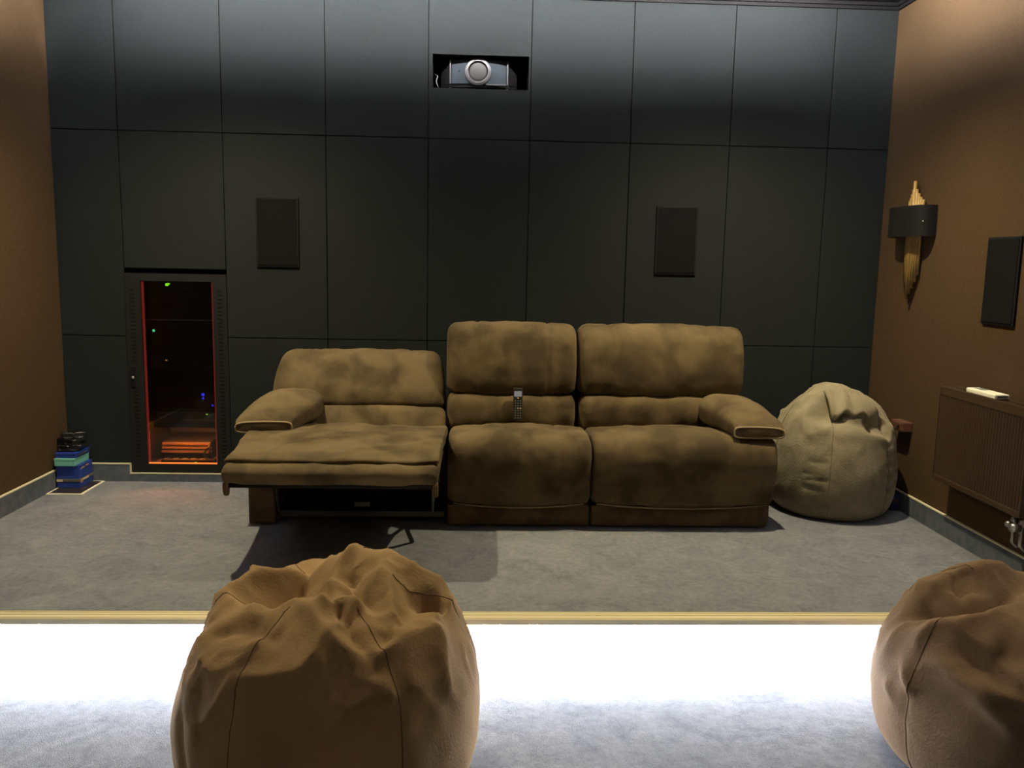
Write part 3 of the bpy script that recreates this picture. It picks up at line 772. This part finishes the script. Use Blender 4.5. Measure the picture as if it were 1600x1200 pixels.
t = thing('power_strip', (-1.5, .10, .0775), 'black power strip with a green light on the rack floor', 'power strip')
box('case', -1.66, -1.33, .08, .13, .0775, .116, 'black_matte', t, bev=.006)
tag(box('base_plate', -1.735, -1.265, .14, .58, .0762, .0772, 'amp_metal', rk), 'bare metal rack floor')
for k in range(5): lathe('socket', [(.016, .0), (.016, .003), (.012, .002), (.011, -.004)], (-1.63+.055*k, .105, .116), 'Z', 'grey_plastic', t, n=14)
box('switch', -1.452, -1.436, .077, .081, .09, .104, 'green_led', t)
o = tube('power_cable', catmull([Vector(p) for p in ((-1.36, .10, .12), (-1.37, .12, .19), (-1.40, .20, .17), (-1.44, .22, .11), (-1.36, .2, .085), (-1.29, .3, .085))], 6, closed=False), .006, 'black_matte', n=7, loc=(-1.37, .14, .08))
tag(o, 'looped black power cable on the rack floor', 'cable')

# ================================================================== STACK OF BOXES, GLASSES, BOOKLET
t = thing('booklet', (-2.065, -.17, 0), 'white-bordered dark picture booklet lying on carpet under blue boxes', 'booklet')
box('page', -2.166, -1.962, -.325, -.022, .0005, .006, 'paper', t)
box('picture', -2.154, -1.975, -.313, -.034, .006, .0068, 'picture', t)
def card(label, xa, xb, ya, yb, za, zb_, m, group='boxes stacked in the corner'):
    t = thing('cardboard_box', ((xa+xb)/2, (ya+yb)/2, za), label, 'box', group)
    box('carton', xa, xb, ya, yb, za, zb_-.012, m, t, bev=.0015)
    box('lid', xa-.0015, xb+.0015, ya-.0015, yb+.0015, zb_-.012, zb_, m, t, bev=.0015)
    return t
a = card('blue box with grey band at the bottom of the corner stack', -2.162, -2.030, -.198, -.022, .0072, .075, 'blue_card')
box('grey_band', -2.164, -2.028, -.2005, -.020, .045, .0635, 'grey_card', a)
box('label', -2.163, -2.128, -.2022, -.200, .045, .058, 'cream_card', a)
box('print', -2.0285, -2.0268, -.19, -.165, .036, .060, 'ochre_print', a); box('print', -2.0285, -2.0268, -.16, -.09, .046, .058, 'cream_card', a)
a = card('plain deep blue box above the grey-banded box', -2.163, -2.032, -.196, -.024, .0755, .142, 'blue_card')
box('print', -2.0308, -2.0290, -.18, -.13, .118, .124, 'ochre_print', a); box('print', -2.0308, -2.0290, -.115, -.08, .122, .128, 'ochre_print', a)
a = card('dark blue flat box under the mint green box', -2.166, -2.036, -.200, -.03, .1425, .153, 'blue_card_dark') if False else None
card('pale mint green box between the blue boxes', -2.164, -2.048, -.215, -.030, .1425, .187, 'teal_card')
a = card('flat blue box on top of the stack under black glasses', -2.163, -2.044, -.200, -.028, .1875, .218, 'blue_card')
box('print', -2.0425, -2.041, -.18, -.06, .199, .204, 'grey_card', a)
def rrect(cx, cz, w, h, n=6, r=.35):
    out = []
    for k in range(4*n):
        an = 2*PI*k/(4*n); c, s = math.cos(an), math.sin(an)
        out.append((cx+math.copysign(abs(c)**.55, c)*w/2, cz+math.copysign(abs(s)**.55, s)*h/2))
    return out
def glasses(label, pos, rz, tilt):
    t = thing('glasses', pos, label, 'glasses', 'black viewing glasses on the box stack')
    MX = Matrix.Translation(pos) @ Matrix.Rotation(rz, 4, 'Z') @ Matrix.Rotation(tilt, 4, 'X')
    for s in (-1, 1):
        bm = bmesh.new(); pts = rrect(s*.029, .0185, .054, .028)
        add_tube(bm, [(x, -.05-.006*(1-abs(x)/.06), z) for x, z in pts], .0058, 6, True); bmesh.ops.transform(bm, matrix=MX, verts=bm.verts)
        rim = mesh_obj('rim', bm, 'black_gloss', t, smooth=True)
        bm = bmesh.new(); f = [bm.verts.new((x, -.0505-.006*(1-abs(x)/.06), z)) for x, z in pts]; f2 = [bm.verts.new((x, -.048-.006*(1-abs(x)/.06), z)) for x, z in pts]
        bm.faces.new(f); bm.faces.new(f2[::-1])
        for k in range(len(f)): bm.faces.new((f[k], f[(k+1) % len(f)], f2[(k+1) % len(f)], f2[k]))
        bmesh.ops.transform(bm, matrix=MX, verts=bm.verts); mesh_obj('lens', bm, 'black_gloss', rim)
        bm = bmesh.new(); add_tube(bm, [(s*.056, -.05, .026), (s*.060, -.035, .027), (s*.060, .04, .022), (s*.057, .075, .008)], [.008, .0085, .007, .005], 7); bmesh.ops.transform(bm, matrix=MX, verts=bm.verts)
        mesh_obj('temple', bm, 'black_gloss', t, smooth=True)
    bm = bmesh.new(); add_box(bm, -.012, .012, -.060, -.048, .016, .028, bev=.003); bmesh.ops.transform(bm, matrix=MX, verts=bm.verts); mesh_obj('bridge', bm, 'black_gloss', t)
glasses('black viewing glasses lying flat, lowest on the blue box', (-2.104, -.118, .2225), .15, 0.0)
glasses('black viewing glasses turned askew in the middle of the pile', (-2.105, -.105, .2580), -.35, .02)
glasses('black viewing glasses topmost of the pile on the boxes', (-2.100, -.095, .2940), .45, .02)

# blue box half hidden behind the grey bag, and the small box on the wall
t = thing('blue_carton', (2.73, -.43, 0), 'small dark blue carton behind the grey bean bag', 'box')
bm = bmesh.new(); add_box(bm, 2.706, 2.755, -.52, -.34, 0.0005, .10, bev=.003); mesh_obj('carton', bm, 'blue_card_dark', t)
box('label', 2.715, 2.745, -.5215, -.519, .05, .075, 'brown_plastic', t)
t = thing('wall_box', (XR-.03, -.50, .465), 'small reddish-brown box on the brown wall behind the grey bean bag', 'wall box')
box('housing', XR-.062, XR, -.565, -.43, .470, .525, 'brown_plastic', t, bev=.006)
box('front_plate', XR-.066, XR-.060, -.552, -.443, .478, .518, 'brown_plastic', t, bev=.002)
lathe('knob', [(0, -.008), (.008, -.007), (.009, 0)], (XR-.066, -.53, .5), 'X', 'black_matte', t, n=12)

# ================================================================== RADIATOR
rx0, rx1, ry0, ry1, rz0, rz1 = 2.668, 2.755, -1.690, -.975, .312, .797
t = thing('radiator', ((rx0+rx1)/2, (ry0+ry1)/2, rz0), 'dark brown ribbed panel radiator mounted low on the brown wall', 'radiator')
bm = bmesh.new(); nr = 32; pts = []
yy0, yy1 = ry0+.012, ry1-.012
for k in range(nr):
    a = yy0+(yy1-yy0)*k/nr; wd = (yy1-yy0)/nr
    pts += [(rx0+.006, a), (rx0+.006, a+wd*.25), (rx0+.001, a+wd*.5), (rx0+.001, a+wd*.75)]
pts.append((rx0+.006, yy1))
zl, zh = rz0+.030, rz1-.045
lo = [bm.verts.new((x, y, zl)) for x, y in pts]; hi = [bm.verts.new((x, y, zh)) for x, y in pts]
lo2 = [bm.verts.new((rx0+.022, y, zl)) for x, y in pts]; hi2 = [bm.verts.new((rx0+.022, y, zh)) for x, y in pts]
for k in range(len(pts)-1):
    bm.faces.new((lo[k], lo[k+1], hi[k+1], hi[k])); bm.faces.new((hi[k], hi[k+1], hi2[k+1], hi2[k])); bm.faces.new((lo[k], lo2[k], lo2[k+1], lo[k+1]))
mesh_obj('ribbed_panel', bm, 'radiator', t)
boxes('frame', [(rx0, rx0+.022, yy0, yy1, rz0, zl), (rx0, rx0+.022, yy0, yy1, zh, rz1-.012), (rx1-.020, rx1, yy0, yy1, rz0, rz1-.012)], 'radiator', t, bev=.004)
for ya, yb in ((ry0, yy0), (yy1, ry1)): box('side_panel', rx0, rx1, ya, yb, rz0+.004, rz1-.002, 'radiator', t, bev=.003)
gr = boxes('top_grille', [(rx0, rx0+.012, yy0, yy1, rz1-.012, rz1), (rx1-.012, rx1, yy0, yy1, rz1-.012, rz1)], 'radiator', t)
for k in range(30):
    y = yy0+.01+(yy1-yy0-.03)*k/29; box('slat', rx0+.012, rx1-.012, y, y+.012, rz1-.010, rz1-.003, 'radiator', gr)
box('rear_mount', rx1, XR, -1.55, -1.50, .45, .70, 'radiator', t); box('rear_mount', rx1, XR, -1.16, -1.11, .45, .70, 'radiator', t)
vb = bmesh.new(); add_lathe(vb, [(.011, 0), (.011, .03), (.016, .03), (.016, .05), (.012, .055), (.012, .075)], (2.71, -1.655, .235), 'Z', 16)
add_lathe(vb, [(.018, 0), (.020, .012), (.018, .04), (.012, .045)], (2.66, -1.655, .262), 'X', 16)
mesh_obj('valve', vb, 'steel', t, smooth=True)
vb = bmesh.new(); add_lathe(vb, [(.011, 0), (.011, .03), (.015, .03), (.015, .05), (.011, .055), (.011, .075)], (2.71, -1.60, .238), 'Z', 16)
add_lathe(vb, [(.012, 0), (.014, .010), (.012, .03)], (2.675, -1.60, .262), 'X', 16)
mesh_obj('valve', vb, 'steel', t, smooth=True)
for y in (-1.655, -1.60): tube('pipe', [(2.71, y, .24), (2.71, y, .18), (2.73, y, .16), (XR+.01, y, .16)], .008, 'steel', t)
# white device resting on top
t = thing('white_controller', (2.705, -1.32, rz1), 'slim white plastic controller lying on top of the radiator', 'controller')
box('case', 2.672, 2.742, -1.432, -1.200, rz1+.0005, rz1+.024, 'white_plastic', t, bev=.006, seg=3)
box('end_port', 2.682, 2.732, -1.4335, -1.430, rz1+.006, rz1+.018, 'grey_plastic', t)
box('display', 2.695, 2.735, -1.29, -1.225, rz1+.0236, rz1+.0248, 'grey_plastic', t)

# ================================================================== WALL LAMP
SC = -.43
t = thing('wall_sconce', (XR-.05, SC, 1.216), 'art deco wall lamp with black shade and stepped gold rods', 'wall lamp')
box('back_plate', XR-.012, XR, SC-.05, SC+.05, 1.50, 1.72, 'brass_dark', t, bev=.003)
lens = [(.10, .56), (.07, .62), (.035, .70)]
nrod = 9
for k in range(nrod):
    q = abs(k-4)
    top = 1.870 - (0, .045, .070, .090, .105)[q]; bot = 1.216 + (0, .030, .060, .095, .135)[q]
    y = SC + (k-4)*.0178
    x = XR - .020 - .004*(4-q)
    bm = bmesh.new(); add_tube(bm, [(x, y, bot), (x, y, top)], .0088, 8)
    mesh_obj('gold_rod', bm, 'brass_dark', t, smooth=True)
# curved black shade, open top and bottom
bm = bmesh.new(); sh = []; nk = 28
for k in range(nk+1):
    a = PI*k/nk; sh.append((XR-.005-.105*abs(math.sin(a))**.55, SC+.198*math.copysign(abs(math.cos(a))**.6, math.cos(a))))
def shade_ring(z, s): return [bm.verts.new((XR-.005-(XR-.005-x)*s, SC+(y-SC)*s, z)) for x, y in sh]
a, b, c, d = shade_ring(1.562, 1), shade_ring(1.728, 1), shade_ring(1.728, .97), shade_ring(1.562, .97)
for k in range(nk):
    for A_, B_ in ((a, b), (b, c), (c, d), (d, a)): bm.faces.new((A_[k], A_[k+1], B_[k+1], B_[k]))
bm.faces.new((a[0], b[0], c[0], d[0])); bm.faces.new((a[-1], d[-1], c[-1], b[-1]))
s_ = mesh_obj('shade', bm, 'black_matte', t, smooth=False)
lathe('screw', [(0, -.003), (.004, -.002), (.005, 0)], (XR-.075, SC-.190, 1.64), 'Y', 'steel', s_, n=10)

# ================================================================== REMOTE
RM = Matrix.Translation((.534, -.552, .5135)) @ Matrix.Rotation(math.radians(-4), 4, 'X')
t = thing('remote_control', (.534, -.552, .5135), 'long black remote control leaning upright on the middle seat', 'remote')
def rpart(name, x0, x1, y0, y1, z0, z1, m, parent, bev=0):
    bm = bmesh.new(); add_box(bm, x0, x1, y0, y1, z0, z1, bev=bev); bmesh.ops.transform(bm, matrix=RM, verts=bm.verts)
    return mesh_obj(name, bm, m, parent)
body = rpart('body', -.0255, .0255, -.011, .011, 0, .178, 'remote_body', t, bev=.004)
tag(rpart('screen', -.021, .021, -.0122, -.0105, .130, .160, 'remote_screen', t, bev=.0005), 'pale lit screen')
rpart('button', -.005, .005, -.0135, -.0105, .119, .126, 'button_light', t, bev=.001)
for r in range(8):
    for c in range(3):
        z = .008+r*.0136; x = (c-1)*.014
        rpart('button', x-.004, x+.004, -.0130, -.0105, z, z+.007, 'button_light' if (r, c) in ((4, 1), (4, 2)) else 'button', t, bev=.0008)
